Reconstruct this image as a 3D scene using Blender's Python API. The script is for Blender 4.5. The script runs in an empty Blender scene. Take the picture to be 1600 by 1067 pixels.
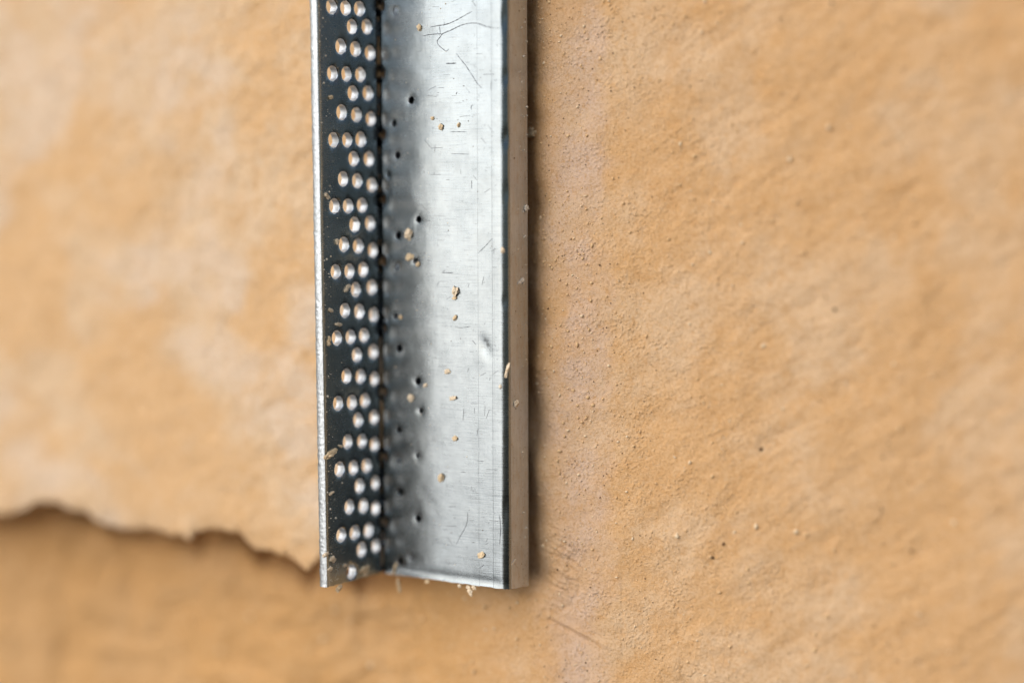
import bpy, bmesh, math, random
import numpy as np
from mathutils import Vector, Matrix
from mathutils.geometry import delaunay_2d_cdt

S = bpy.context.scene
COL = S.collection
random.seed(7)
RNG = np.random.default_rng(11)
PX = 6.25e-5                       # 16 units of length below make one millimetre
BASE = np.array([0.0, 0.0, 1.35])  # height of the close-up above the ground, metres
F = 3200.0                         # camera distance / focal length in those units

# ------------------------------------------------------------------ camera
TH, RO = math.radians(3.7), math.radians(0.19)
fwd = np.array([0, math.cos(TH), -math.sin(TH)])
r0 = np.array([1.0, 0, 0]); u0 = np.array([0, math.sin(TH), math.cos(TH)])
RIGHT = r0 * math.cos(RO) - u0 * math.sin(RO)
UP = u0 * math.cos(RO) + r0 * math.sin(RO)
EYE = -F * fwd
cd = bpy.data.cameras.new('camera'); cam = bpy.data.objects.new('camera', cd); COL.objects.link(cam)
M = Matrix(((RIGHT[0], UP[0], -fwd[0], 0), (RIGHT[1], UP[1], -fwd[1], 0), (RIGHT[2], UP[2], -fwd[2], 0), (0, 0, 0, 1)))
M.translation = Vector(EYE * PX + BASE)
cam.matrix_world = M
cd.sensor_width = 36; cd.lens = 72; cd.clip_start = 0.005; cd.clip_end = 200
cd.dof.use_dof = True; cd.dof.focus_distance = (F + 12) * PX
cd.dof.aperture_fstop = 4.6; cd.dof.aperture_blades = 9
S.camera = cam

# ------------------------------------------------------------------ world, sun, exposure
SUN_DIR = Vector((-0.68, -0.54, 0.47)).normalized()
EL = math.asin(SUN_DIR.z); AZ = math.atan2(SUN_DIR.x, SUN_DIR.y)
w = bpy.data.worlds.new('World'); S.world = w; w.use_nodes = True
nt = w.node_tree; nt.nodes.clear()
sky = nt.nodes.new('ShaderNodeTexSky'); sky.sky_type = 'NISHITA'; sky.sun_disc = False
sky.sun_elevation = EL; sky.sun_rotation = AZ
sky.air_density = 1.0; sky.dust_density = 1.0; sky.ozone_density = 1.0
bg = nt.nodes.new('ShaderNodeBackground'); bg.inputs[1].default_value = 0.05
wo = nt.nodes.new('ShaderNodeOutputWorld')
nt.links.new(sky.outputs[0], bg.inputs[0]); nt.links.new(bg.outputs[0], wo.inputs[0])
ld = bpy.data.lights.new('sun', 'SUN'); ld.energy = 2.6; ld.angle = math.radians(88); ld.color = (1, 0.985, 0.965)
sun = bpy.data.objects.new('sun', ld); COL.objects.link(sun)
sun.rotation_euler = SUN_DIR.to_track_quat('Z', 'Y').to_euler()
sun.location = (-1, -1, 3)
S.view_settings.view_transform = 'Standard'; S.view_settings.look = 'None'
S.view_settings.exposure = 0.6; S.view_settings.gamma = 1

# ------------------------------------------------------------------ helpers
def ray(u, v):
    d = F * fwd + (u - 800) * RIGHT + (533.5 - v) * UP
    return d / np.linalg.norm(d)
def hit_depth(u, v, y):
    d = ray(u, v); return EYE + d * ((y - EYE[1]) / d[1])
def hit_vplane(u, v, p, d2):
    """ray with the upright plane through plan point p along plan direction d2 -> (distance along d2, point)"""
    d = ray(u, v); n = np.array([d2[1], -d2[0]])
    t = (np.dot(n, np.asarray(p) - EYE[:2])) / np.dot(n, d[:2])
    q = EYE + t * d
    return float(np.dot(q[:2] - np.asarray(p), d2)), q

def empty(name, loc, label, cat, group=None):
    o = bpy.data.objects.new(name, None); COL.objects.link(o)
    o.location = Vector(np.asarray(loc) * PX + BASE); o.empty_display_size = 0.002
    tag(o, label, cat, group); return o
def tag(o, label=None, cat=None, group=None, kind=None):
    if label: o['label'] = label
    if cat: o['category'] = cat
    if group: o['group'] = group
    if kind: o['kind'] = kind
def obj(name, verts, faces, mats, parent=None, org=(0, 0, 0), smooth=True, mi=None):
    """verts in px units; org is the object's own origin (px units)"""
    me = bpy.data.meshes.new(name)
    V = (np.asarray(verts, float) - np.asarray(org)) * PX
    me.from_pydata(V.tolist(), [], [list(map(int, f)) for f in faces])
    for m in (mats if isinstance(mats, (list, tuple)) else [mats]): me.materials.append(m)
    if mi is not None: me.polygons.foreach_set('material_index', np.asarray(mi, np.int32))
    if smooth: me.polygons.foreach_set('use_smooth', np.ones(len(me.polygons), bool))
    me.update()
    o = bpy.data.objects.new(name, me); COL.objects.link(o)
    o.location = Vector(np.asarray(org) * PX + BASE)
    if parent is not None:
        o.parent = parent
        o.location = Vector((np.asarray(org) * PX + BASE)) - parent.location
    return o

def _hash(ix, iy, seed):
    h = (ix.astype(np.int64) * 374761393 + iy.astype(np.int64) * 668265263 + seed * 982451653) & 0x7fffffff
    h = ((h ^ (h >> 13)) * 1274126177) & 0x7fffffff
    return (h ^ (h >> 16)) & 0xffff
def perlin(x, y, seed=0):
    x = np.asarray(x, float); y = np.asarray(y, float)
    ix = np.floor(x); iy = np.floor(y); fx = x - ix; fy = y - iy
    u = fx**3 * (fx * (fx * 6 - 15) + 10); v = fy**3 * (fy * (fy * 6 - 15) + 10)
    def g(ax, ay):
        a = _hash(ix + ax, iy + ay, seed) * (2 * math.pi / 65536)
        return np.cos(a) * (fx - ax) + np.sin(a) * (fy - ay)
    return ((g(0, 0) * (1 - u) + g(1, 0) * u) * (1 - v) + (g(0, 1) * (1 - u) + g(1, 1) * u) * v) * 1.5
def fbm(x, y, wl, octs=4, seed=0, gain=0.5):
    s = 0; a = 1.0; x = np.asarray(x) / wl; y = np.asarray(y) / wl
    for k in range(octs):
        s = s + a * perlin(x * 2**k + 17.3 * k, y * 2**k - 9.1 * k, seed + k); a *= gain
    return s
def sstep(a, b, x):
    t = np.clip((np.asarray(x, float) - a) / (b - a), 0, 1); return t * t * (3 - 2 * t)

# ------------------------------------------------------------------ materials
def new_mat(name):
    m = bpy.data.materials.new(name); m.use_nodes = True
    n = m.node_tree; n.nodes.clear()
    out = n.nodes.new('ShaderNodeOutputMaterial'); b = n.nodes.new('ShaderNodeBsdfPrincipled')
    n.links.new(b.outputs[0], out.inputs[0]); return m, n, b
class NB:
    def __init__(s, nt): s.nt = nt
    def n(s, t, **k):
        x = s.nt.nodes.new(t)
        for a, b in k.items(): setattr(x, a, b)
        return x
    def link(s, a, b): s.nt.links.new(a, b)
    def coords(s, kind='Object', scale=(1, 1, 1), rot=(0, 0, 0), loc=(0, 0, 0)):
        t = s.n('ShaderNodeTexCoord'); m = s.n('ShaderNodeMapping')
        m.inputs['Scale'].default_value = scale; m.inputs['Rotation'].default_value = rot; m.inputs['Location'].default_value = loc
        s.link(t.outputs[kind], m.inputs[0]); return m.outputs[0]
    def noise(s, vec, scale, detail=3, rough=0.5, dist=0):
        x = s.n('ShaderNodeTexNoise'); x.inputs['Scale'].default_value = scale; x.inputs['Detail'].default_value = detail
        x.inputs['Roughness'].default_value = rough; x.inputs['Distortion'].default_value = dist
        s.link(vec, x.inputs['Vector']); return x.outputs[0]
    def ramp(s, v, a, b, lo=0.0, hi=1.0):
        x = s.n('ShaderNodeMapRange'); x.interpolation_type = 'SMOOTHSTEP'
        x.inputs[1].default_value = a; x.inputs[2].default_value = b; x.inputs[3].default_value = lo; x.inputs[4].default_value = hi
        s.link(v, x.inputs[0]); return x.outputs[0]
    def math(s, op, a, b=0.0):
        x = s.n('ShaderNodeMath', operation=op)
        for i, q in enumerate((a, b)):
            if isinstance(q, (int, float)): x.inputs[i].default_value = q
            else: s.link(q, x.inputs[i])
        return x.outputs[0]
    def mix(s, f, a, b):
        x = s.n('ShaderNodeMix', data_type='RGBA')
        for sock, q in ((x.inputs[0], f), (x.inputs[6], a), (x.inputs[7], b)):
            if isinstance(q, (int, float)): sock.default_value = q
            elif isinstance(q, tuple): sock.default_value = (*q, 1)
            else: s.link(q, sock)
        return x.outputs[2]
    def bump(s, h, dist, strength=1.0, nrm=None):
        x = s.n('ShaderNodeBump'); x.inputs['Strength'].default_value = strength; x.inputs['Distance'].default_value = dist
        s.link(h, x.inputs['Height'])
        if nrm is not None: s.link(nrm, x.inputs['Normal'])
        return x.outputs[0]

def plaster(name, c_main, c_pale, c_deep, band=False):
    m, nt_, b = new_mat(name); q = NB(nt_)
    k = 1 / PX
    v = q.coords('Object', (k, k, k))
    big = q.noise(v, 1 / 170, 4, 0.55); mid = q.noise(v, 1 / 45, 4, 0.6); fine = q.noise(v, 1 / 7, 3, 0.6)
    c = q.mix(q.ramp(big, 0.42, 0.62), c_main, c_pale)
    c = q.mix(q.math('MULTIPLY', q.ramp(mid, 0.48, 0.75), 0.55), c, c_deep)
    # thin paler smears dragged by the trowel, up to the right
    vs = q.coords('Object', (k, k, k), (0, math.radians(38), 0))
    ms = q.n('ShaderNodeMapping'); ms.inputs['Scale'].default_value = (1 / 90, 1 / 30, 1 / 22); q.link(vs, ms.inputs[0])
    sm = q.noise(ms.outputs[0], 1.0, 4, 0.6)
    c = q.mix(q.math('MULTIPLY', q.ramp(sm, 0.52, 0.72), 0.36), c, c_pale)
    if not band:
        wash = q.math('MULTIPLY', q.ramp(q.noise(v, 1 / 330, 3, 0.55), 0.50, 0.60), q.ramp(q.noise(v, 1 / 80, 4, 0.6), 0.36, 0.62))
        c = q.mix(q.math('MULTIPLY', wash, 0.9), c, (0.77, 0.60, 0.45))
    if band:
        # pale strip of closed, smoothed plaster along the profile
        sx = q.n('ShaderNodeSeparateXYZ'); q.link(v, sx.inputs[0])
        wob = q.noise(v, 1 / 60, 4, 0.6)
        xx = q.math('ADD', sx.outputs[0], q.math('MULTIPLY', q.math('SUBTRACT', wob, 0.5), 100))
        bd = q.math('MULTIPLY', q.ramp(xx, 30, 98), q.ramp(xx, 122, 165, 1, 0))
        pat = q.noise(v, 1 / 110, 3, 0.6)
        bd = q.math('MULTIPLY', bd, q.ramp(pat, 0.34, 0.62, 0.25, 1))
        # the coat left bare under the broken edge is a deeper ochre mix
        lo = q.math('MULTIPLY', q.ramp(xx, 20, -140), q.ramp(q.math('ADD', sx.outputs[2], q.math('MULTIPLY', wob, 40)), 360, 290))
        c = q.mix(q.math('MULTIPLY', lo, 0.72), c, (0.58, 0.315, 0.11))
        c = q.mix(q.math('MULTIPLY', bd, 0.85), c, (0.69, 0.50, 0.385))
    c = q.mix(q.ramp(fine, 0.35, 0.75, 0.0, 0.25), c, c_deep)
    b.inputs['Roughness'].default_value = 0.93
    b.inputs['Specular IOR Level'].default_value = 0.2
    g1 = q.noise(v, 1 / 4.6, 5, 0.75)
    vo = q.n('ShaderNodeTexVoronoi'); vo.feature = 'SMOOTH_F1'; vo.inputs['Scale'].default_value = 1 / 5.5; vo.inputs['Randomness'].default_value = 1
    q.link(v, vo.inputs['Vector'])
    dens = q.ramp(q.noise(v, 1 / 55, 3, 0.6), 0.4, 0.65)
    g2 = q.math('MULTIPLY', q.ramp(vo.outputs['Distance'], 0.05, 0.5, 1, 0), dens)
    bm = q.bump(g1, 3.4 * PX, 1.0); bm = q.bump(g2, 1.3 * PX, 1.0, bm)
    spk = q.noise(v, 1 / 3.6, 2, 0.7)
    spk2 = q.noise(v, 1 / 8.5, 3, 0.7)
    c = q.mix(q.ramp(spk, 0.54, 0.68, 0, 0.5), c, c_pale); c = q.mix(q.ramp(spk, 0.34, 0.47, 0.55, 0.0), c, tuple(x * 0.78 for x in c_deep))
    c = q.mix(q.ramp(spk2, 0.52, 0.70, 0, 0.4), c, c_pale); c = q.mix(q.ramp(spk2, 0.32, 0.46, 0.5, 0.0), c, c_deep)
    q.link(c, b.inputs['Base Color']); q.link(bm, b.inputs['Normal'])
    return m

M_WALL = plaster('plaster_tan', (0.69, 0.41, 0.195), (0.72, 0.49, 0.295), (0.62, 0.335, 0.135), band=True)
M_TOP = plaster('plaster_left', (0.74, 0.465, 0.24), (0.76, 0.55, 0.355), (0.68, 0.39, 0.17))
def simple_plaster(name, c1, c2, sc):
    m, nt_, b = new_mat(name); q = NB(nt_); v = q.coords('Object', (1 / PX,) * 3)
    c = q.mix(q.ramp(q.noise(v, 1 / sc, 3, 0.6), 0.3, 0.7), c1, c2); q.link(c, b.inputs['Base Color'])
    b.inputs['Roughness'].default_value = 0.95
    q.link(q.bump(q.noise(v, 1 / 2.5, 3, 0.6), 0.8 * PX), b.inputs['Normal']); return m
M_CRUMB = simple_plaster('crumb_pale', (0.80, 0.67, 0.50), (0.70, 0.54, 0.36), 5)
M_CRUMB2 = simple_plaster('crumb_tan', (0.74, 0.58, 0.38), (0.63, 0.46, 0.27), 5)
M_PITSHADE = simple_plaster('pit_shade', (0.10, 0.055, 0.025), (0.16, 0.09, 0.04), 3)  # dark lumps standing in for shaded pits and pores, shade put into the colour
M_GR1 = simple_plaster('grain_tan', (0.72, 0.50, 0.28), (0.64, 0.41, 0.20), 3)
M_GR2 = simple_plaster('grain_cream', (0.78, 0.62, 0.42), (0.72, 0.54, 0.34), 3)
M_WHITEGRAIN = simple_plaster('grain_white', (0.78, 0.70, 0.58), (0.72, 0.6, 0.45), 3)

def steel(name, base, rough, brush='h', lines=()):
    m, nt_, b = new_mat(name); q = NB(nt_)
    uv = q.coords('UV')                      # UV = (distance across the sheet, height) in px
    def st(sx, sz, det=3, ro=0.6, seed=0.0):
        mp = q.n('ShaderNodeMapping'); mp.inputs['Scale'].default_value = (1 / sx, 1 / sz, 1); mp.inputs['Location'].default_value = (seed, seed * 1.7, seed)
        q.link(uv, mp.inputs[0]); return q.noise(mp.outputs[0], 1.0, det, ro)
    hx = st(46, 2.2, 4, 0.65); vx = st(2.0, 60, 3, 0.6, 3.1); blot = st(38, 46, 4, 0.6, 7.7); spk = st(2.6, 2.6, 2, 0.6, 1.3); sm = st(26, 30, 5, 0.65, 5.5)
    b.inputs['Metallic'].default_value = 1
    dk = tuple(x * 0.72 for x in base)
    c = q.mix(q.ramp(blot, 0.42, 0.72, 0, 0.5), base, dk)
    c = q.mix(q.ramp(hx, 0.52, 0.70, 0, 0.5 if brush == 'h' else 0.1), c, dk)
    c = q.mix(q.ramp(st(9, 1.6, 2, 0.6, 4.4), 0.66, 0.74, 0, 0.55 if brush == 'h' else 0.0), c, tuple(x * 0.45 for x in base))
    c = q.mix(q.ramp(vx, 0.50, 0.70, 0, 0.15 if brush == 'h' else 0.5), c, dk)
    if brush == 'e':
        dg = q.coords('UV', (1 / 2.2, 1 / 7.0, 1), (0, 0, 0.6)); c = q.mix(q.ramp(q.noise(dg, 1.0, 3, 0.7), 0.5, 0.66, 0, 0.8), c, tuple(x * 0.4 for x in base))
    c = q.mix(q.ramp(spk, 0.70, 0.78, 0, 0.45), c, tuple(x * 0.35 for x in base))
    sepv = q.n('ShaderNodeSeparateXYZ'); q.link(uv, sepv.inputs[0])
    hgt = q.math('ADD', q.math('MULTIPLY', hx, 0.8 if brush == 'h' else 0.25), q.math('MULTIPLY', vx, 0.35 if brush == 'h' else 0.9))
    for L0, wd, dep in lines:                # score lines along the sheet, and the painted shade of the fold
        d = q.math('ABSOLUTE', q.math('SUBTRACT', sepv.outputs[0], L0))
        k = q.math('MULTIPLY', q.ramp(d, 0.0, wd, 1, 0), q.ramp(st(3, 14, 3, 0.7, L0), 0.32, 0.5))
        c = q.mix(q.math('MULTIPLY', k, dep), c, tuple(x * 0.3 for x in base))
    if name == 'galvanised_lip':
        c = q.mix(q.ramp(st(7, 26, 5, 0.7, 2.2), 0.47, 0.66, 0, 0.4), c, (0.44, 0.37, 0.30))
        c = q.mix(q.ramp(st(3.2, 5.5, 3, 0.7, 9.2), 0.62, 0.70, 0, 0.7), c, (0.16, 0.11, 0.08))
        c = q.mix(q.ramp(st(2.6, 4.0, 2, 0.7, 6.2), 0.66, 0.72, 0, 0.6), c, (0.75, 0.72, 0.68))
    q.link(c, b.inputs['Base Color'])
    r = q.math('ADD', q.math('MULTIPLY', q.math('SUBTRACT', sm, 0.5), 0.22), rough)
    r = q.math('ADD', r, q.math('MULTIPLY', q.math('SUBTRACT', hx, 0.5), 0.12))
    q.link(r, b.inputs['Roughness'])
    bm = q.bump(hgt, 0.22 * PX, 0.8); bm = q.bump(sm, 0.5 * PX, 0.5, bm)
    q.link(bm, b.inputs['Normal'])
    return m

# ------------------------------------------------------------------ the bent steel profile: plan path
def plan(p): return np.array(p[:2], float)
Cn = plan(hit_depth(595.0, 533.5, 110))
WA = math.radians(33)
D2 = np.array([math.cos(WA), -math.sin(WA)])
lw, Bp = hit_vplane(790.8, 533.5, Cn, D2)            # virtual web/lip corner
D3 = np.array([math.sin(WA), math.cos(WA)])
lr, Ep = hit_vplane(825.0, 533.5, plan(Bp), D3)
def fl_dir(a): return np.array([-math.cos(a), -math.sin(a)])   # from the inner corner out to the free edge
LF, _t = hit_vplane(503.0, 533.5, Cn, fl_dir(math.radians(53)))
def solve_ang(u, v):
    lo, hi = math.radians(35), math.radians(70)
    for _ in range(50):
        mid = (lo + hi) / 2
        s, p = hit_vplane(u, v, Cn, fl_dir(mid))
        # steeper flange -> tip needs larger s for the same pixel
        if s < LF: lo = mid
        else: hi = mid
    return mid, p[2]
a_top, z_top = solve_ang(494.5, 0); a_bot, z_bot = solve_ang(511.0, 905)
def fl_ang(z): return a_bot + (np.asarray(z, float) - z_bot) / (z_top - z_bot) * (a_top - a_bot)
R1, R2, TK = 2.5, 13.0, 14.0
def turn(a): return math.pi / 2 + (a - math.radians(90) + WA)   # deflection at the inner corner = a + WA
A_MID = math.radians(53) + WA
T1 = R1 * math.tan(A_MID / 2); ARC1 = R1 * A_MID
T2 = R2 * math.tan(math.radians(45)); ARC2 = R2 * math.pi / 2
L0 = -(LF - T1)                 # L = 0 where the flange meets the inner bend
L1 = ARC1; L2 = L1 + lw - T1 - T2; L3 = L2 + ARC2; L4 = L3 + lr - T2
def surf(L, z):
    """visible face of the sheet: point (3) and normal (3); vectorised"""
    L = np.asarray(L, float); z = np.asarray(z, float)
    a = fl_ang(z)
    ang_f = a                                   # direction of travel along flange towards the corner: (cos a, +sin a)
    fx, fy = np.cos(a), np.sin(a)
    p0x, p0y = Cn[0] - T1 * fx, Cn[1] - T1 * fy
    defl = a + WA
    # inner bend: travel angle falls from a to -WA
    l1 = np.clip(L / ARC1, 0, 1); a1 = a - defl * l1; r1 = ARC1 / defl
    bx = p0x + r1 * (-(np.sin(a1) - np.sin(a))); by = p0y + r1 * (np.cos(a1) - np.cos(a))
    # web starts where the bend ends (kept on the fixed web line)
    wx0, wy0 = Cn + T1 * D2
    ex = p0x + r1 * (-(math.sin(-WA) - np.sin(a))); ey = p0y + r1 * (math.cos(-WA) - np.cos(a))
    bx = bx + (wx0 - ex) * l1; by = by + (wy0 - ey) * l1
    lwv = np.clip(L - L1, 0, L2 - L1)
    l2 = np.clip(L - L2, 0, ARC2); a2 = -WA + l2 / R2
    q0 = np.array([wx0, wy0]) + D2 * (L2 - L1)
    cx = q0[0] + R2 * (np.sin(a2) - math.sin(-WA)); cy = q0[1] - R2 * (np.cos(a2) - math.cos(-WA))
    e0 = q0 + np.array([R2 * (math.sin(math.pi / 2 - WA) - math.sin(-WA)), -R2 * (math.cos(math.pi / 2 - WA) - math.cos(-WA))])
    l3 = np.clip(L - L3, 0, None)
    x = np.where(L < 0, p0x + fx * L, np.where(L < L1, bx, np.where(L < L2, wx0 + D2[0] * lwv, np.where(L < L3, cx, e0[0] + D3[0] * l3))))
    y = np.where(L < 0, p0y + fy * L, np.where(L < L1, by, np.where(L < L2, wy0 + D2[1] * lwv, np.where(L < L3, cy, e0[1] + D3[1] * l3))))
    ta = np.where(L < 0, a, np.where(L < L1, a1, np.where(L < L2, -WA, np.where(L < L3, a2, math.pi / 2 - WA))))
    nx, ny = np.sin(ta), -np.cos(ta)
    return np.stack([x, y, z + 0 * x], -1), np.stack([nx, ny, 0 * nx], -1)

# lower cut edge
zt = hit_vplane(508, 918, Cn, fl_dir(a_bot))[1][2]
zc = hit_vplane(598, 894, Cn, D2)[1][2]
zb = hit_vplane(783, 919.5, Cn, D2)[1][2]
ze = hit_vplane(824.5, 915.5, plan(Bp), D3)[1][2]
def z_low(L): return np.interp(L, [L0, 0, L1, L2 + 3, L4], [zt, zc, zc, zb, ze])

def on_flange(u, v):
    a = float(fl_ang(0))
    for _ in range(6):
        s, p = hit_vplane(u, v, Cn, fl_dir(a)); a = float(fl_ang(p[2]))
    return -(s - T1), p[2]
def on_web(u, v):
    s, p = hit_vplane(u, v, Cn, D2); return L1 + s - T1, p[2]
def on_lip(u, v):
    s, p = hit_vplane(u, v, plan(Bp), D3); return L3 + s - T2, p[2]

# holes of the flange (rows of three, two, three; every fourth of the first rows sits on the bend)
HA = [[(518.7, 11), (540.5, 13), (562, 14), (583.7, 8)], [(520, 115), (542, 116), (563.7, 117), (586.5, 114)],
      [(521.6, 218.9), (543.4, 219), (564.4, 218), (586.7, 210)], [(523.4, 322), (544.7, 322), (566.4, 321), (588.8, 312)],
      [(525.2, 424.5), (546.8, 423.8), (568.2, 421.5), (590, 408)], [(527.1, 528), (548.5, 526.5), (569.5, 524), (590.9, 512.5)],
      [(528.9, 630), (550.7, 628.5), (570.9, 625.5), (592.3, 612)], [(531, 733), (553, 730.5), (573.7, 727), (593.6, 714)],
      [(534, 835.6), (555, 832), (576.5, 828), (595, 816)]]
HB = [[(550.6, 42), (573.7, 42)], [(552, 145.8), (575.5, 146)], [(553.3, 248.5), (577.1, 248.5)], [(554.7, 351), (578.9, 349)],
      [(556.7, 452.6), (581.7, 449)], [(558.2, 554.6), (584, 549.5)], [(560.2, 656), (585, 652)], [(562.2, 759), (587.9, 754)], [(565.5, 858.5), (589, 852)]]
HC = [[(533, 73), (556, 77), (578.7, 83)], [(534.4, 175.8), (557.5, 179.6), (579.9, 186)], [(536.7, 279.8), (558.9, 282.6), (581.7, 289)],
      [(538.1, 382), (560.3, 384.5), (583.3, 391)], [(539.6, 485), (562.2, 486.7), (584.7, 492)], [(542, 587.5), (563.7, 588), (586, 592)],
      [(543.8, 690), (566.4, 689), (586, 694)], [(546.4, 791.5), (568.2, 790), (591, 793)], [(549.5, 893.0)]]
holes = []          # (L, z, radius L, radius z, tilt)
allrows = HA + HB + HC
for row in allrows:
    for (u, vv) in row:
        L, z = on_flange(u, vv)
        if row in HA and (u, vv) == row[3]:
            L = ARC1 + 4.5; holes.append((L, z, 6.0, 10.5, 0.0)); continue
        L = min(L, -13.5)
        holes.append((L, z, min(12.0, -L - 2.5) + random.uniform(-.35, .35), 12.2 + random.uniform(-.4, .4), 0.0))
per = (on_flange(*HA[0][0])[1] - on_flange(*HA[7][0])[1]) / 7
for k in range(1, 6):                      # the same punching carried on above the picture
    for row in (HA[0], HB[0], HC[0]):
        for (u, vv) in row:
            L, z = on_flange(u, vv)
            if row is HA[0] and (u, vv) == row[3]: holes.append((ARC1 + 4.5, z + per * k, 6.0, 10.5, 0.0)); continue
            holes.append((L, z + per * k, 12, 12.2, 0))
PIN = [(617.5, 18, 5.0, 6.0), (642, 157, 5.3, 6.4), (615.5, 193.5, 4.2, 5.4), (621, 243, 4.6, 6.0), (606.8, 273, 2.8, 4.2), (653.8, 343, 4.7, 5.8),
       (622, 368.5, 5.0, 6.4), (620.5, 417.5, 4.6, 5.6), (649.5, 408.5, 4.6, 5.2), (618, 494.5, 4.0, 4.8), (624, 544.5, 5.2, 6.2),
       (652.8, 596, 5.2, 6.0), (657.5, 642, 3.6, 4.6), (623.5, 672, 4.4, 5.6), (623.5, 719, 4.0, 5.4), (652.5, 712, 3.4, 4.6),
       (624.8, 768.5, 4.6, 5.8), (653, 810.5, 4.8, 6.0), (625, 877, 5.0, 5.8), (643, 873, 3.6, 4.8)]
for (u, vv, ru, rz) in PIN:
    L, z = on_web(u, vv); holes.append((L, z, ru / 0.86, rz, random.uniform(-.5, -.1)))

# ---- flat pattern, triangulated with the holes cut out, then folded
ZT = z_low(0) + 1500
pts = []; cons = []; used = []
def colL():
    c = [L0 + 0.8, L0 + 2, L0 + 3.4, L0 + 5] + list(np.arange(L0 + 9, -10, 7.0)) + list(np.arange(-6, ARC1 + 6.5, 0.9)) + list(np.arange(L1 + 12, L2 - 4, 6.2)) \
        + list(np.linspace(L2, L3, 15)) + list(np.arange(L3 + 6, L4 - 3, 7)) + [L4]
    return [L0] + c
CL = np.array(colL())
hz = np.concatenate([[0, 1.5, 3, 5, 7.5, 10, 13, 16, 20, 25], np.arange(31, 1500, 6.6), [1500]])
gl, gh = np.meshgrid(CL, hz)
gl = gl.ravel(); gh = gh.ravel()
jl = RNG.uniform(-.6, .6, gl.shape) * ((gl < -8) | ((gl > L1 + 4) & (gl < L2 - 3)) ) * (gl > L0 + 4)
gl = gl + jl
gz = gh + z_low(gl)
keep = np.ones(len(gl), bool)
for (L, z, rl, rz, t) in holes:
    d = np.hypot((gl - L) / (rl + 5.0), (gz - z) / (rz + 5.0)); keep &= d > 1
pts = [Vector((a, b)) for a, b in zip(gl[keep], gz[keep])]
# outline of the lower edge gets burrs
for (L, z, rl, rz, t) in holes:
    n = 22 if rl > 8 else 14
    wob = [1 + random.uniform(-.03, .03) * (1 if rl > 8 else 2.5) for _ in range(n)]
    for ring, ex in enumerate((0.0, 0.8, 1.7) if rl > 8 else (0.0, 1.2)):
        base = len(pts)
        for k in range(n):
            a = 2 * math.pi * k / n
            x, y = (rl + ex) * math.cos(a) * wob[k], (rz + ex) * math.sin(a) * wob[k]
            pts.append(Vector((L + x * math.cos(t) - y * math.sin(t), z + x * math.sin(t) + y * math.cos(t))))
        if ring == 0: cons += [(base + k, base + (k + 1) % n) for k in range(n)]
        else: cons += [(base + k, base + (k + 1) % n) for k in range(n)]
vo, eo, fo, vi, ei, fi = delaunay_2d_cdt(pts, cons, [], 0, 1e-5)
P2 = np.array([(p.x, p.y) for p in vo]); T = np.array([f for f in fo])
cen = P2[T].mean(1)
inside = np.zeros(len(T), bool)
for (L, z, rl, rz, t) in holes:
    dx, dz = cen[:, 0] - L, cen[:, 1] - z
    xr = dx * math.cos(t) + dz * math.sin(t); zr = -dx * math.sin(t) + dz * math.cos(t)
    inside |= np.hypot(xr / rl, zr / rz) < 0.985
T = T[~inside]; cen = cen[~inside]
# drop slivers outside the sheet (convex hull of the lower edge)
T = T[cen[:, 1] > z_low(cen[:, 0]) - 0.02]
# orientation so that the normal looks out of the visible face
e1 = P2[T[:, 1]] - P2[T[:, 0]]; e2 = P2[T[:, 2]] - P2[T[:, 0]]
flip = (e1[:, 0] * e2[:, 1] - e1[:, 1] * e2[:, 0]) < 0
T[flip] = T[flip][:, ::-1]

# ---- relief of the sheet along its normal: rim of the holes, burr along the cut, a dent, slight waviness
Lp, Zp = P2[:, 0], P2[:, 1]
off = np.zeros(len(P2)); tkv = np.full(len(P2), TK); skew = np.zeros(len(P2))
for (L, z, rl, rz, t) in holes:
    d = np.hypot(Lp - L, (Zp - z) * rl / rz)
    if rl > 8:
        off -= 1.2 * np.clip((rl + 1.7 - d) / 1.7, 0, 1) ** 2.0; tkv[d < rl + .3] = 13.0; skew[d < rl + .3] = -1.5
    else: off -= 0.3 * np.exp(-((d - rl) / 1.1) ** 2) * (d < rl + 6) + 0.25 * np.exp(-((d) / (rl + 4)) ** 2); tkv[d < rl + 4] = 4.0
grv = 14.0 * np.exp(-((Lp - ARC1 / 2) / 2.4) ** 2)
off -= grv; tkv = np.maximum(tkv, (grv + 4) * (grv > 1))
h_ = Zp - z_low(Lp)
off -= 1.3 * np.exp(-((Lp - L0) / 3.2) ** 2)
webm = sstep(L1 + 6, L1 + 40, Lp) * (1 - sstep(L2 - 6, L2 + 8, Lp) * 0.6)
off += webm * (-0.55 * np.exp(-((h_ - 9) / 6.5) ** 2) + 0.45 * np.exp(-(h_ / 2.5) ** 2))
off += webm * 0.35 * fbm(Lp, Zp, 95, 2, 40) + sstep(L1 + 4, L1 + 30, Lp) * (1 - sstep(L1 + 90, L1 + 150, Lp)) * 0.22 * fbm(Lp, Zp, 34, 3, 45)
off += 0.5 * fbm(Lp, Zp, 70, 2, 41) * (Lp < -4)
dL, dZ = on_web(757, 541)
ca, sa = math.cos(math.radians(27)), math.sin(math.radians(27))
xd = (Lp - dL) * ca + (Zp - dZ) * sa; yd = -(Lp - dL) * sa + (Zp - dZ) * ca
off -= 2.0 * np.exp(-(xd / 7.5) ** 2 - (yd / 16) ** 2) * ((Lp > L1) & (Lp < L2 + 2))
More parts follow.
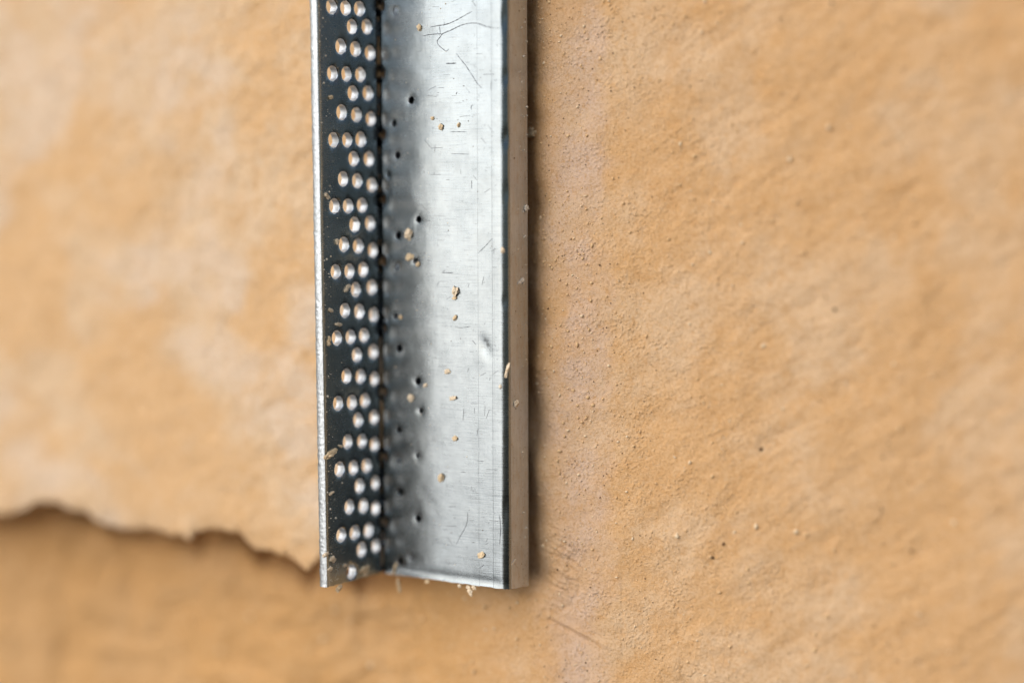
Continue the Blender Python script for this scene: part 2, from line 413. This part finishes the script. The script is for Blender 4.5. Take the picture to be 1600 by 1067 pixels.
for (uu, vv, am, s1, s2) in ((787, 215, 2.2, 4, 13), (785, 30, 1.2, 4, 16), (787, 120, 1.3, 4, 10), (788, 300, 1.0, 4, 14), (786, 470, .8, 4, 9), (787, 800, 1.0, 4, 22)):
    l_, z_ = on_web(uu, vv); off -= am * np.exp(-((Lp - l_ - 2) / s1) ** 2 - ((Zp - z_) / s2) ** 2)
jit = RNG.uniform(-1, 1, len(P2)) * (h_ < 0.01) * 0.7
P_f, N_f = surf(Lp, Zp + jit)
front = P_f + N_f * off[:, None]
back = P_f - N_f * tkv[:, None] + np.stack([-N_f[:, 1], N_f[:, 0], 0 * N_f[:, 0]], -1) * skew[:, None]
back[:, 2] += 0.6 * (h_ < 0.01)

def piece(name, sel, mat, parent, edge_mat=None):
    t = T[sel]
    ids, inv = np.unique(t, return_inverse=True); t = inv.reshape(t.shape)
    n = len(ids)
    V = np.vstack([front[ids], back[ids]])
    faces = [tuple(x) for x in t] + [tuple(n + x[::-1]) for x in t]; nf_ = len(faces)
    cnt = {}
    for a, b_, c in t:
        for e in ((a, b_), (b_, c), (c, a)): cnt[e] = 1
    seam = []
    for (a, b_) in cnt:
        if (b_, a) in cnt: continue
        la, lb = Lp[ids[a]], Lp[ids[b_]]
        if seam_edge(ids[a], ids[b_]): continue
        faces.append((b_, a, n + a, n + b_))
    o = obj(name, V, faces, [mat, M_CUT], parent, org=tuple(front[ids].mean(0)), mi=[0] * nf_ + [1] * (len(faces) - nf_))
    me = o.data
    uvl = me.uv_layers.new(name='UV')
    li = np.empty(len(me.loops), np.int32); me.loops.foreach_get('vertex_index', li)
    lv = np.where(li >= n, li - n, li)
    uv = np.stack([Lp[ids[lv]] + 300, Zp[ids[lv]] + 2000], -1)
    uvl.data.foreach_set('uv', uv.ravel().astype(np.float32))
    me.set_sharp_from_angle(angle=math.radians(40))
    return o
S1, S2 = -6.05, L3 + 0.02
selF = cen_sel = (P2[T].mean(1)[:, 0] < S1)
selL = (P2[T].mean(1)[:, 0] > S2)
selW = ~(selF | selL)
# edges shared by two pieces stay open (the sheet is continuous there)
owner = np.where(selF, 0, np.where(selL, 2, 1))
emap = {}
for k, (a, b_, c) in enumerate(T):
    for e in ((a, b_), (b_, c), (c, a)): emap.setdefault((min(e), max(e)), set()).add(owner[k])
def seam_edge(a, b_): return len(emap.get((min(a, b_), max(a, b_)), ())) > 1

prof = empty('steel_profile', front[np.argmin(Zp)].tolist(), 'bent galvanised steel profile with a perforated flange, standing upright on the tan plastered wall', 'metal profile')
LN1 = on_web(769.5, 500)[0] + 300; LN2 = on_web(747.5, 600)[0] + 300; LN3 = on_web(772.5, 500)[0] + 300
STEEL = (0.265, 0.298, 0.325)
M_WEB = steel('galvanised_web', STEEL, 0.25, 'h', ((LN1, 1.3, 0.6), (LN2, 1.0, 0.45), (LN3, 0.9, 0.25), (300 + ARC1 / 2, 4.5, 0.85)))  # last line paints the dark shade of the inner fold into the colour
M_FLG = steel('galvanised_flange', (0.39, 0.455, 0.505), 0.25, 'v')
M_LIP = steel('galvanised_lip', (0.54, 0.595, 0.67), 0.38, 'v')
M_CUT = steel('punched_wall', (0.70, 0.72, 0.74), 0.58, 'v')
M_EDGE = steel('sheared_edge', (0.50, 0.53, 0.56), 0.45, 'e')
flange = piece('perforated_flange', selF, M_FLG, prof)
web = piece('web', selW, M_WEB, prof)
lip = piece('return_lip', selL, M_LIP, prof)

# unseen strip added behind the web to keep light out of the cavity
pe = surf(L4, 0.0)[0][:2]; qx = Cn + np.array([13.0, 25.0]); pe = pe + np.array([-4.0, -1.0])
dv = (qx - pe) / np.linalg.norm(qx - pe); nv = np.array([-dv[1], dv[0]]); nv = nv if nv[1] > 0 else -nv
zz0, zz1 = float(ze) + 2, float(ze) + 1500
bv = [(*(p + o_ * nv), z) for z in (zz0, zz1) for (p, o_) in ((pe, 0), (qx, 0), (qx, 9), (pe, 9))]
obj('cavity_light_blocker', bv, [(0, 1, 2, 3), (7, 6, 5, 4), (0, 4, 5, 1), (1, 5, 6, 2), (2, 6, 7, 3), (3, 7, 4, 0)], M_LIP, prof, org=tuple(np.mean(bv, 0)), smooth=False)

# bright sheared edge of the flange: a strip set on the end of the sheet, torn and ribbed by the shears
zz = np.arange(0, 1500, 1.5); nu = 8
ev, ef = [], []
zz_w = zz + z_low(L0)
pf, nf = surf(np.full(len(zz), L0), zz_w)
tang = np.stack([-nf[:, 1], nf[:, 0], 0 * nf[:, 0]], -1)      # along travel, towards the corner
for j in range(nu + 1):
    t = j / nu
    bow = math.sin(math.pi * min(1, max(0, t))) ** 0.6
    rib = fbm((zz + t * TK * 0.8) / 2.6, (t * TK - zz * 0.6) / 7.0, 1.0, 3, 5)
    outw = 0.4 + 1.5 * bow + 0.5 * rib * bow
    roll = 1.1 * (1 - abs(2 * t - 1)) * 0
    edgew = 0.9 * fbm(zz, zz * 0 + 3.3 * j, 11, 3, 77) * (j == nu)
    p = pf - nf * (t * (TK + 0.4) - 0.2 + edgew)[:, None] - tang * outw[:, None]
    ev.append(p)
E = np.stack(ev, 1).reshape(-1, 3)
for i in range(len(zz) - 1):
    for j in range(nu):
        a = i * (nu + 1) + j; ef.append((a, a + nu + 1, a + nu + 2, a + 1))
cut = obj('cut_edge', E, ef, M_EDGE, flange, org=tuple(E.mean(0)))
cut.location = cut.location - Vector((0, 0, 0))
cut.parent = flange
cut.location = Vector(np.asarray(E.mean(0)) * PX + BASE) - prof.location - flange.location
uvl = cut.data.uv_layers.new(name='UV')
li = np.empty(len(cut.data.loops), np.int32); cut.data.loops.foreach_get('vertex_index', li)
uvl.data.foreach_set('uv', np.stack([(li % (nu + 1)) * 2.0, E[li, 2] + 2000], -1).ravel().astype(np.float32))
cut['label'] = 'bright ribbed sheared edge of the flange'

# ---- scratches on the web: raised, smeared dark lines
m, n_, b = new_mat('scratch_dark'); q = NB(n_)
b.inputs['Base Color'].default_value = (0.15, 0.16, 0.175, 1); b.inputs['Metallic'].default_value = 0.7; b.inputs['Roughness'].default_value = 0.5
M_SCR = m
def spline(p, n):
    p = np.array(p, float); d = np.r_[0, np.cumsum(np.hypot(*np.diff(p, axis=0).T))]
    t = np.linspace(0, d[-1], n)
    out = []
    for tt in t:
        k = min(max(np.searchsorted(d, tt) - 1, 0), len(p) - 2); f = (tt - d[k]) / max(d[k + 1] - d[k], 1e-6)
        a, b_, c, e = p[max(k - 1, 0)], p[k], p[k + 1], p[min(k + 2, len(p) - 1)]
        out.append(0.5 * (2 * b_ + (c - a) * f + (2 * a - 5 * b_ + 4 * c - e) * f * f + (-a + 3 * b_ - 3 * c + e) * f**3))
    return np.array(out)
def web_off(L, z):
    k = np.argmin((Lp - L) ** 2 + (Zp - z) ** 2); return off[k]
def scratch(pix, wd, label=None):
    c = spline(pix, max(6, int(len(pix) * 5)))
    vs, fs = [], []
    n = len(c)
    for i, (u, vv) in enumerate(c):
        L, z = on_web(u, vv); pp, nn = surf(L, z); pp = pp + nn * (web_off(L, z) + 0.05)
        tdir = c[min(i + 1, n - 1)] - c[max(i - 1, 0)]; tdir = tdir / (np.linalg.norm(tdir) + 1e-9)
        perp = np.array([D2[0] * tdir[1], D2[1] * tdir[1], tdir[0]])
        w_ = wd * (0.35 + 0.65 * math.sin(math.pi * (i + .5) / n) ** 0.5) * random.uniform(.45, 1.3)
        for (s, h) in ((-1, 0), (-.4, .35), (.4, .35), (1, 0)): vs.append(pp + perp * s * w_ / 2 + nn * h)
        if i:
            for j in range(3): a = 4 * (i - 1) + j; fs.append((a, a + 1, a + 5, a + 4))
    o = obj('scratch', vs, fs, M_SCR, prof, org=tuple(np.mean(vs, 0)))
    if label: o['label'] = label
scratch([(781, 44.5), (770, 44), (759, 41.5), (748, 37.5), (738, 36.5), (725, 38.5), (714, 43), (704, 48), (692, 53), (688, 58), (683, 65), (685.5, 71), (692, 77), (697.5, 80.5), (701, 77)], 1.7, 'long curved hooked dark scratch on the web')
scratch([(672, 43), (682, 41), (697, 38.5), (710, 33.5), (722, 27), (730, 22.5), (737, 18.7)], 1.6, 'upper slanting dark scratch on the web')
scratch([(713, 84), (718, 91), (727, 102), (733, 111), (739, 120), (746, 131), (753, 138)], 1.6, 'straight dark scratch falling to the right')
scratch([(660, 57), (672, 54.5), (690, 53)], 1.4)
scratch([(686.5, 42), (687.5, 48), (688, 54)], 1.3)
scratch([(747.5, 395), (758, 385), (769.5, 372.5)], 1.0)
scratch([(713, 850), (720, 836), (727, 824), (730.5, 812), (730.5, 800)], 1.1)
scratch([(780.5, 805), (782, 825), (780.8, 850)], 1.4)
scratch([(690, 426.5), (698, 426), (708, 426.8)], 1.2)
scratch([(697, 99.5), (705, 99.6), (712.5, 99)], 2.4)
scratch([(711, 511), (722, 512), (735, 510)], 1.0)
scratch([(737, 171.5), (736, 167), (739, 164.5)], 1.6)
scratch([(712.5, 148), (714, 144)], 1.6)
scratch([(750, 887), (756, 882)], 1.2)
scratch([(703, 205.8), (716, 206), (729, 206.5)], 1.0)
scratch([(705, 241), (718, 240.8), (733, 241.5)], 1.0)
scratch([(737, 282), (737, 295)], 1.1)

vs, fs = [], []
for _ in range(190):
    u = random.uniform(655, 779); vv = random.uniform(-10, 900)
    ln = random.choice((2, 3, 4, 6, 9, 14)) * random.uniform(.6, 1.3); a = random.choice((0, 0, 0, 0.05, 1.5, 1.2, -0.9, 0.5)) + random.gauss(0, .06)
    wd = random.uniform(.3, .75)
    for e in (-1, 1):
        L, z = on_web(u + e * ln / 2 * math.cos(a), vv - e * ln / 2 * math.sin(a))
        pp, nn = surf(L, z); pp = pp + nn * (web_off(L, z) + 0.22)
        perp = np.array([-D2[0] * math.sin(a), -D2[1] * math.sin(a), math.cos(a)])
        vs += [pp - perp * wd / 2, pp + perp * wd / 2]
    k = len(vs) - 4; fs.append((k, k + 2, k + 3, k + 1))
o = obj('hairline_scratches', vs, fs, M_SCR, prof, org=tuple(np.mean(vs, 0))); o['kind'] = 'stuff'

# ------------------------------------------------------------------ the wall
x592 = hit_depth(592, 533.5, 118)[0]
def y_plane(x):
    x = np.asarray(x, float) - x592
    r = np.clip(x - 290, 0, None); l = np.clip(-x - 60, 0, None)
    return 122 - 0.33 * x - 0.05 * (r * r / (r + 120)) + 0.12 * (l * l / (l + 160))
def pix_xz(u, v, it=6):
    """point of the wall plane seen at a pixel"""
    y = 100.0
    for _ in range(it):
        p = hit_depth(u, v, y); y = float(y_plane(p[0]))
    return p[0], p[2]
def polyd(x, z, pix):
    P = [np.array(pix_xz(*p)) for p in pix]
    d = np.full(x.shape, 1e9)
    for a, b_ in zip(P[:-1], P[1:]):
        ab = b_ - a; t = np.clip(((x - a[0]) * ab[0] + (z - a[1]) * ab[1]) / (ab @ ab), 0, 1)
        d = np.minimum(d, np.hypot(x - a[0] - t * ab[0], z - a[1] - t * ab[1]))
    return d
x825 = pix_xz(825, 533)[0]; x880 = pix_xz(880, 533)[0]; x950 = pix_xz(950, 533)[0]
def relief(x, z):
    """height of the plaster towards the viewer, on the plane, px"""
    h = 3.5 * fbm(x, z, 190, 3, 1) + 1.5 * fbm(x, z, 48, 3, 2)
    a = math.radians(36); xr = x * math.cos(a) + z * math.sin(a); zr = -x * math.sin(a) + z * math.cos(a)
    right = sstep(x880 + 40, x880 + 220, x)
    h = h + right * (1.05 * fbm(xr / 3.2, zr, 34, 3, 3) + 0.7 * fbm(xr / 1.8, zr, 15, 2, 4)) + 1.4 * (x < -150) * fbm(x, z, 22, 2, 12) * sstep(-700, -330, x)
    grain = fbm(x, z, 11, 3, 6)
    mask = np.clip(0.55 + 0.9 * fbm(x, z, 90, 2, 9), 0.1, 1.5)
    h = h + (0.45 * grain + 0.35 * np.maximum(fbm(x, z, 7, 2, 8) - 0.35, 0)) * mask * (0.45 + 0.55 * sstep(x880, x950 + 30, x) + 0.4 * (x < 0))
    return h
EDGE = [(-700, 770), (-400, 800), (-200, 790), (-60, 806), (0, 806), (38, 798), (48, 789), (66, 784), (92, 787), (106, 796), (130, 799), (150, 815), (175, 824), (206, 829), (232, 826), (258, 834),
        (285, 838), (297, 846), (306, 832), (330, 826), (366, 831), (380, 838), (390, 852), (402, 860), (425, 862), (448, 868), (462, 878), (480, 892), (491, 884), (500, 872), (530, 880), (560, 900), (600, 890), (640, 880), (700, 885), (745, 878)]
EX = []; EZ = []
for (u, vv) in EDGE:
    a, c = pix_xz(u, vv); EX.append(a); EZ.append(c)
def base_y(x, z):
    h = relief(x, z)
    # crevice where the lip meets the plaster, and the coat bulging out again beside it
    wobx = x825 + 5 + 7 * fbm(z, x * 0.0, 85, 3, 20, 0.4)
    h = h - 44 * np.exp(-np.clip((x - wobx) / 18, 0, None) ** 1.6) * sstep(x825 - 70, x825 - 15, x) * sstep(zb - 45, zb + 15, z) * (0.95 + 0.2 * fbm(z, x, 70, 2, 21))
    # wrinkled, finger-pressed plaster near the lower end
    cx, cz = pix_xz(874, 885)
    g = np.exp(-((x - cx) / 30) ** 2 - ((z - cz) / 62) ** 4)
    b2 = math.radians(-24); s = -x * math.sin(b2) + z * math.cos(b2); t = x * math.cos(b2) + z * math.sin(b2)
    h = h + g * (3.0 * np.sin(s / 8.0 * 2 * math.pi + 5.0 * fbm(t / 2.2, s, 26, 2, 31)) * np.clip(0.6 + fbm(t / 2, s, 16, 2, 32), 0, 1.3) + 2.2 * fbm(t / 2, s, 7, 2, 30))
    for pix, am, wd in (([(884, 876), (872, 905), (858, 932), (838, 962)], 1.3, 3.6), ([(906, 902), (903, 925), (892, 946), (874, 955)], -1.3, 4),
                        ([(856, 962), (890, 978), (920, 994), (946, 1008)], 3.4, 3.4), ([(860, 968), (890, 985), (916, 1000)], -2.8, 3.5),
                        ([(972, 900), (973, 960), (974, 1040)], -.8, 2.5), ([(1058, 955), (1062, 1010), (1068, 1067)], -1.0, 4)):
        h = h + am * np.exp(-(polyd(x, z, pix) / wd) ** 2)
    # thinner coat under the broken edge on the left
    xs0, xs1 = pix_xz(880, 950)[0], pix_xz(520, 950)[0]
    lowr = 100 * sstep(xs0, xs1, x) + 55 * sstep(pix_xz(520, 900)[0], pix_xz(150, 900)[0], x)
    ez = np.interp(x, EX, EZ)
    lowr = lowr + 115 * np.exp(-((z - ez + 6) / 32) ** 2) * (x < EX[-1]) * sstep(EX[-1], EX[-1] - 160, x)
    soft = 8 * fbm(x, z, 60, 3, 50) * sstep(xs0, xs1, x)
    return y_plane(x) - h + lowr - soft
# vertical wash-outs on lower right kept shallow
def grid_mesh(name, xs, zs, yf, mat, parent, extra=None):
    X, Z = np.meshgrid(xs, zs); Y = yf(X, Z)
    V = np.stack([X, Y, Z], -1).reshape(-1, 3)
    nx, nz = len(xs), len(zs)
    i = np.arange(nz - 1)[:, None] * nx + np.arange(nx - 1)[None]
    Fq = np.stack([i, i + 1, i + nx + 1, i + nx], -1).reshape(-1, 4)
    return obj(name, V, Fq, mat, parent)
wall = empty('plastered_wall', (0, 120, -620), 'tan plastered wall behind the steel profile, with a broken coat edge at lower left', 'wall')
def steps(*seg):
    out = []
    for a, b_, s in seg: out += list(np.arange(a, b_, s))
    return np.array(out)
xs = steps((-1900, -1000, 40), (-1000, -250, 7), (-250, 10, 5), (10, 420, 2.0), (420, 1000, 3.6), (1000, 1900, 30))
zs = steps((-1250, -620, 22), (-620, 620, 2.6), (620, 1250, 22))
base = grid_mesh('base_coat', xs, zs, base_y, M_WALL, wall)

# upper left coat with its broken lower edge
xe = np.arange(EX[0], EX[-1], 3.4)
ze_ = np.interp(xe, EX, EZ) + 4.0 * fbm(xe, xe * 0, 22, 3, 60) + 2.4 * fbm(xe, xe * 0, 8, 2, 61)
rows = []
hh = np.concatenate([np.arange(0, 60, 3.0), np.arange(60, 1050, 4.2), np.arange(1050, 1900, 26)])
for h in hh:
    z = ze_ * (1 - sstep(0, 900, h)) + (-300) * sstep(0, 900, h) + h
    y = y_plane(xe) - relief(xe, z) + 24 * sstep(Cn[0] - 2, Cn[0] + 14, xe)
    lipz = 5.0 * np.exp(-h / 9.0) - 3.5 * np.exp(-((h - 26) / 18) ** 2) * fbm(xe, xe * 0 + 9, 60, 2, 66)
    rows.append(np.stack([xe, y + lipz, z], -1))
under = []
for k in range(1, 14):                         # ragged underside going back to the coat behind
    d = 12.0 * k
    up = 34 * (1 - math.exp(-k / 2.5)) + 5.0 * fbm(xe, np.full(len(xe), d), 26, 3, 62) * min(1, k / 3)
    y0 = rows[0][:, 1]
    under.append(np.stack([xe, y0 + d + 2 * fbm(xe, np.full(len(xe), d), 14, 2, 63), ze_ + up - 1.5 * k * 0.3], -1))
allr = under[::-1] + rows
V = np.concatenate(allr); nx = len(xe)
i = np.arange(len(allr) - 1)[:, None] * nx + np.arange(nx - 1)[None]
top = obj('top_coat', V, np.stack([i, i + 1, i + nx + 1, i + nx], -1).reshape(-1, 4), M_TOP, wall)
top['label'] = 'thicker upper left plaster coat with a ragged broken lower edge'

# ------------------------------------------------------------------ crumbs
def ico(sub):
    bm = bmesh.new(); bmesh.ops.create_icosphere(bm, subdivisions=sub, radius=1)
    v = np.array([x.co[:] for x in bm.verts]); f = [[q.index for q in p.verts] for p in bm.faces]; bm.free(); return v, f
ICO2, ICOF2 = ico(2); ICO3, ICOF3 = ico(3); ICO1, ICOF1 = ico(1)
def lump(v, sx, sy, sz, seed, rough=0.5):
    n1 = fbm(v[:, 0] * 3 + seed * 7.1, v[:, 1] * 3 + v[:, 2] * 2.3, 2.2, 3, seed)
    n2 = fbm(v[:, 1] * 3 - seed * 3.7, v[:, 2] * 3 + v[:, 0] * 1.7, 1.3, 2, seed + 9)
    r = 1 + rough * n1 + rough * 0.6 * n2
    return v * r[:, None] * np.array([sx, sy, sz])
def frame_at(kind, u, v):
    if kind == 'wall':
        x, z = pix_xz(u, v); y = float(base_y(np.array([x]), np.array([z]))[0])
        n = np.array([-0.313, -0.95, 0.0]); return np.array([x, y, z]), n
    L, z = {'flange': on_flange, 'web': on_web, 'lip': on_lip}[kind](u, v)
    p, n = surf(L, z); k = np.argmin((Lp - L) ** 2 + (Zp - z) ** 2)
    return p + n * off[k], n
CR = 0
def crumb(kind, u, v, w_, h_, label, mat=None, tilt=0.0, up=0.35, blobs=None):
    """a lump of plaster w_ x h_ px as seen, stuck on the surface met at the pixel"""
    global CR; CR += 1
    p, n = frame_at(kind, u, v)
    side = np.cross(n, [0, 0, 1]); side /= np.linalg.norm(side)
    if side[0] < 0: side = -side
    fx = max(0.45, abs(side[0]))
    vs, fs = [], []
    for (du, dv, s) in (blobs or [(0, 0, 1.0)]):
        q_ = lump(ICO3, 0.5 * w_ * s / fx, 0.36 * (w_ + h_) / 2 * s, 0.5 * h_ * s, CR * 3 + len(vs))
        ct, st_ = math.cos(tilt), math.sin(tilt)
        q_ = np.stack([q_[:, 0] * ct - q_[:, 2] * st_, q_[:, 1], q_[:, 0] * st_ + q_[:, 2] * ct], -1)
        wv = p + side * (q_[:, 0:1] + du / fx) + n * (q_[:, 1:2] + up * (w_ + h_) / 4 * s) + np.array([0, 0, 1.0]) * (q_[:, 2:3] - dv)
        fs += [[k + len(vs) for k in f] for f in ICOF3]; vs += wv.tolist()
    o = obj('plaster_crumb', vs, fs, mat or M_CRUMB, None, org=tuple(p), smooth=False)
    tag(o, label, 'crumb', 'plaster crumbs stuck on the steel profile'); return o
T2_ = M_CRUMB2
crumb('flange', 515, 709.5, 17, 11, 'largest pale crumb on the dark flange, touching its bright cut edge', T2_, .45, .35, [(0, 0, .85), (3, -2.5, .62), (-5, 2, .45)])
crumb('flange', 510.5, 306.5, 8, 7, 'small pale crumb above the leftmost hole of the fourth row of three', None, -.5)
crumb('flange', 516.5, 152.5, 6, 6, 'tiny greenish cream speck of plaster alone on the upper flange', T2_, .2)
crumb('flange', 526, 378, 5, 9, 'thin upright crumb at the left rim of a flange hole', None, .3)
crumb('flange', 541.5, 451, 8, 9, 'two lobed crumb just left of a hole at mid flange', None, .3, .35, [(1.5, -2.5, .75), (-1.5, 2.5, .7)])
crumb('flange', 516.5, 485, 7, 5.5, 'curled pale crumb on the flange left of a pair of holes', None, -.4)
crumb('flange', 528, 507, 9, 5, 'flat pale crumb lying right above a row of three holes', None, -.1)
crumb('flange', 512.5, 533, 5.5, 14, 'long upright tan crumb between the cut edge and a row of holes', T2_, .15, .35, [(0, 3, .7), (1, -3, .6)])
crumb('flange', 531.5, 697, 6, 4, 'small oval crumb upper right of the largest flange crumb', None, -.4)
crumb('flange', 517.5, 770, 7, 4, 'thin arched crumb low on the flange near its edge', None, .3)
crumb('flange', 519, 874, 9, 9, 'two joined pale crumbs on the lowest part of the flange', None, .4, .35, [(-1, -2, .75), (2, 1.5, .55)])
crumb('flange', 515, 888.5, 6, 6, 'round pale crumb on the flange just above its lower corner')
crumb('flange', 509, 866, 9, 5, 'pale crumb sitting across the bright cut edge near the bottom', None, .3)
crumb('flange', 539, 882.5, 5, 5, 'pale crumb at the upper left rim of the lowest flange hole')
crumb('flange', 569, 888, 14, 11, 'pinkish tan smear of plaster on the flange beside the lowest hole', T2_, .2, .15, [(0, 0, .8), (-4, 2, .5), (2, 8, .6)])
crumb('web', 639, 366, 11, 15, 'pale egg shaped crumb right of a pinhole on the web', None, -.2)
crumb('web', 641, 402, 10, 11, 'tan crumb at the upper left of a pinhole on the web', T2_, .4)
crumb('web', 653.5, 413, 7, 6, 'tan grain at the lower right rim of a pinhole', T2_, .6)
crumb('web', 712.5, 455, 9, 13, 'tallest cream crumb on the bright middle of the web', None, .2)
crumb('web', 710.5, 466, 6, 5, 'small tan grain just below the tallest web crumb', T2_)
crumb('web', 711.5, 497, 4.5, 9, 'slim slanting tan sliver on the web below two crumbs', T2_, -.5)
crumb('web', 689.5, 199, 6, 9, 'rusty tan grain on the upper web where bright metal begins', T2_, .1)
crumb('web', 676, 185, 5, 5, 'tiny tan grain above a rusty grain on the upper web', T2_)
crumb('web', 717, 196, 4, 7, 'slim brown grain on the bright upper web', T2_, -.5)
crumb('web', 690, 746, 8, 12, 'dark tan crumb on the lower web beside streaky metal', T2_, -.2)
crumb('web', 752.5, 867, 9, 9, 'round tan crumb on the web near its lower right corner', T2_)
crumb('web', 699.5, 580.5, 8, 7, 'cream crumb on the mid web, upper of three', None, .2)
crumb('web', 643, 621, 9, 11, 'cream crumb with a tan side on the grey part of the web', None, -.4)
crumb('web', 708.5, 622, 9, 6, 'flat cream crumb on the mid web, beneath a rounder one', None, .2)
crumb('web', 711, 685, 7, 8, 'faint pinkish fleck on the web below the cream crumbs', T2_)
crumb('web', 665, 602, 5, 6, 'small pale fleck right of a pinhole on the mid web', None, -.6)
crumb('web', 626, 496, 5, 6, 'tan grain at the right rim of a shallow pinhole', T2_)
crumb('web', 656, 44, 7, 9, 'yellowish tan fleck on the upper web left of the scratches', T2_, .2)
crumb('lip', 790, 391.5, 6, 9, 'pale crumb on the rounded bend right of a thin straight scratch')
crumb('lip', 793.5, 579, 6, 21, 'longest crumb, a slanting sliver on the rounded bend', None, -.28, .35, [(1, -4, .62), (-1, 5, .6)])
crumb('lip', 806, 630, 6, 10, 'upright pale crumb on the lip below the longest sliver', None, .1)
crumb('lip', 814, 440, 9, 10, 'ragged white crumb cluster on the lip at mid height', M_WHITEGRAIN, .3, .3, [(2, -2, .6), (-3, 2, .5), (4, 3, .4)])
crumb('lip', 821.5, 325.5, 5, 10, 'pale crumb on the outer edge of the lip', M_WHITEGRAIN, .1)
crumb('lip', 803, 877, 6, 6, 'white star shaped speck low on the lip', M_WHITEGRAIN, .5, .25, [(0, 0, .5), (2, -2, .4), (-3, 3, .35)])
crumb('lip', 788, 605, 4, 7, 'white grain on the bend just below the longest sliver', M_WHITEGRAIN)
crumb('web', 735, 921, 13, 11, 'forked crumb hanging from the lower cut edge of the web', None, -.6, .3, [(0, 2, .6), (-3, -4, .5), (7, -4, .55), (1, 7, .4)])
crumb('web', 719, 915, 6, 5, 'small crumb on the lower cut edge left of the forked crumb')
crumb('web', 668, 908, 6, 6, 'single tan grain on the lower cut edge of the web', T2_)
crumb('web', 618, 889, 5, 19, 'tan strand of plaster hanging at the inner corner of the profile', T2_, -.3, .35, [(1, -5, .6), (-2, 5, .6)])
crumb('web', 624, 914, 6, 22, 'blurred pinkish drip below the inner corner of the profile', T2_, .3, .3, [(-1, -5, .6), (1, 5, .55)])
crumb('flange', 528.5, 919, 7, 9, 'tan grain hanging under the lower end of the flange', T2_, .5)
o = crumb('wall', 835, 207, 22, 13, 'tan plaster clot wedged between the lip and the wall', T2_, .3, .5, [(-4, 2, .7), (5, -1, .6), (-6, -6, .45)])
o['category'] = 'clot'; o['group'] = ''; del o['group']; o.name = 'plaster_clot'

# ------------------------------------------------------------------ dust on the metal, loose grains on the wall: nobody could count them
def scatter(name, items, mats, parent=None):
    """items: (point, normal, size, material index)"""
    vs, fs, mi = [], [], []
    for k, (p, n, s, mm) in enumerate(items):
        v = ICO1 * RNG.uniform(.6, 1.3, 3) * s * (1 + .25 * RNG.uniform(-1, 1, (len(ICO1), 1)))
        base_ = len(vs); vs += (p + n * s * .25 + v).tolist(); fs += [[a + base_ for a in f] for f in ICOF1]; mi += [mm] * len(ICOF1)
    return obj(name, vs, fs, mats, parent, org=tuple(np.asarray(parent.location) / PX - BASE / PX) if False else (0, 0, 0), mi=mi)
items = []
def add_dust(kind, n, fu, fv, s0, s1, mats_):
    for _ in range(n):
        u, v = fu(), fv()
        p, nrm = frame_at(kind, u, v); items.append((p, nrm, s0 + (s1 - s0) * random.random() ** 3, random.choice(mats_)))
def tipu(v): return 494.5 + 16.5 * v / 905
for _ in range(170):
    v = random.uniform(-20, 912); u = tipu(v) + 3 + 9 * abs(random.gauss(0, 1)) ** 1.3
    if u > 580: continue
    p, nrm = frame_at('flange', u, v); items.append((p, nrm, .5 + 1.3 * random.random() ** 4, random.choice((0, 0, 1))))
add_dust('lip', 150, lambda: 824 - abs(random.gauss(0, 7)), lambda: random.uniform(-20, 912), .5, 1.9, (0, 0, 1))
add_dust('lip', 90, lambda: random.uniform(797, 823), lambda: random.uniform(-20, 912), .4, 1.2, (0, 1, 2, 2))
add_dust('web', 120, lambda: random.uniform(660, 780), lambda: random.uniform(0, 905), .35, 1.0, (2, 2, 1))
add_dust('web', 60, lambda: random.uniform(605, 700), lambda: random.uniform(0, 890), .5, 1.4, (0, 1))
dust = scatter('plaster_dust', items, [M_WHITEGRAIN, M_CRUMB, M_PITSHADE])
tag(dust, 'fine pale plaster dust and specks scattered over the steel profile', 'dust', kind='stuff')
items = []
nrm = np.array([-0.313, -0.95, 0.0])
def wall_pts(n, fu, fv, s0, s1, mats_):
    uv = [(fu(), fv()) for _ in range(n)]
    P = np.array([pix_xz(*x, it=4) for x in uv]); Y = base_y(P[:, 0], P[:, 1])
    for (x, z), y in zip(P, Y): items.append((np.array([x, y, z]), nrm, s0 + (s1 - s0) * random.random() ** 3, random.choice(mats_)))
wall_pts(1500, lambda: 835 + 330 * random.random() ** 1.3, lambda: random.uniform(-60, 1120), .6, 2.6, (0, 0, 0, 1))
wall_pts(520, lambda: 850 + 180 * random.random() ** 1.2, lambda: random.uniform(-60, 1120), .5, 1.5, (2,))
wall_pts(200, lambda: random.uniform(840, 930), lambda: random.uniform(300, 900), .8, 3.4, (0, 0, 1))
wall_pts(420, lambda: random.uniform(1050, 1700), lambda: random.uniform(-60, 1120), 1.0, 4.2, (0, 0, 0, 1))
wall_pts(60, lambda: random.uniform(1050, 1700), lambda: random.uniform(-60, 1120), 1.0, 3.0, (2,))
wall_pts(300, lambda: random.uniform(-80, 820), lambda: random.uniform(930, 1120), 1.0, 4.5, (0, 0, 1))
gr = scatter('sand_grains', items, [M_GR1, M_GR2, M_PITSHADE])
tag(gr, 'loose sand grains standing out of the tan plaster, with dark specks painted as shaded pores', 'sand', kind='stuff')
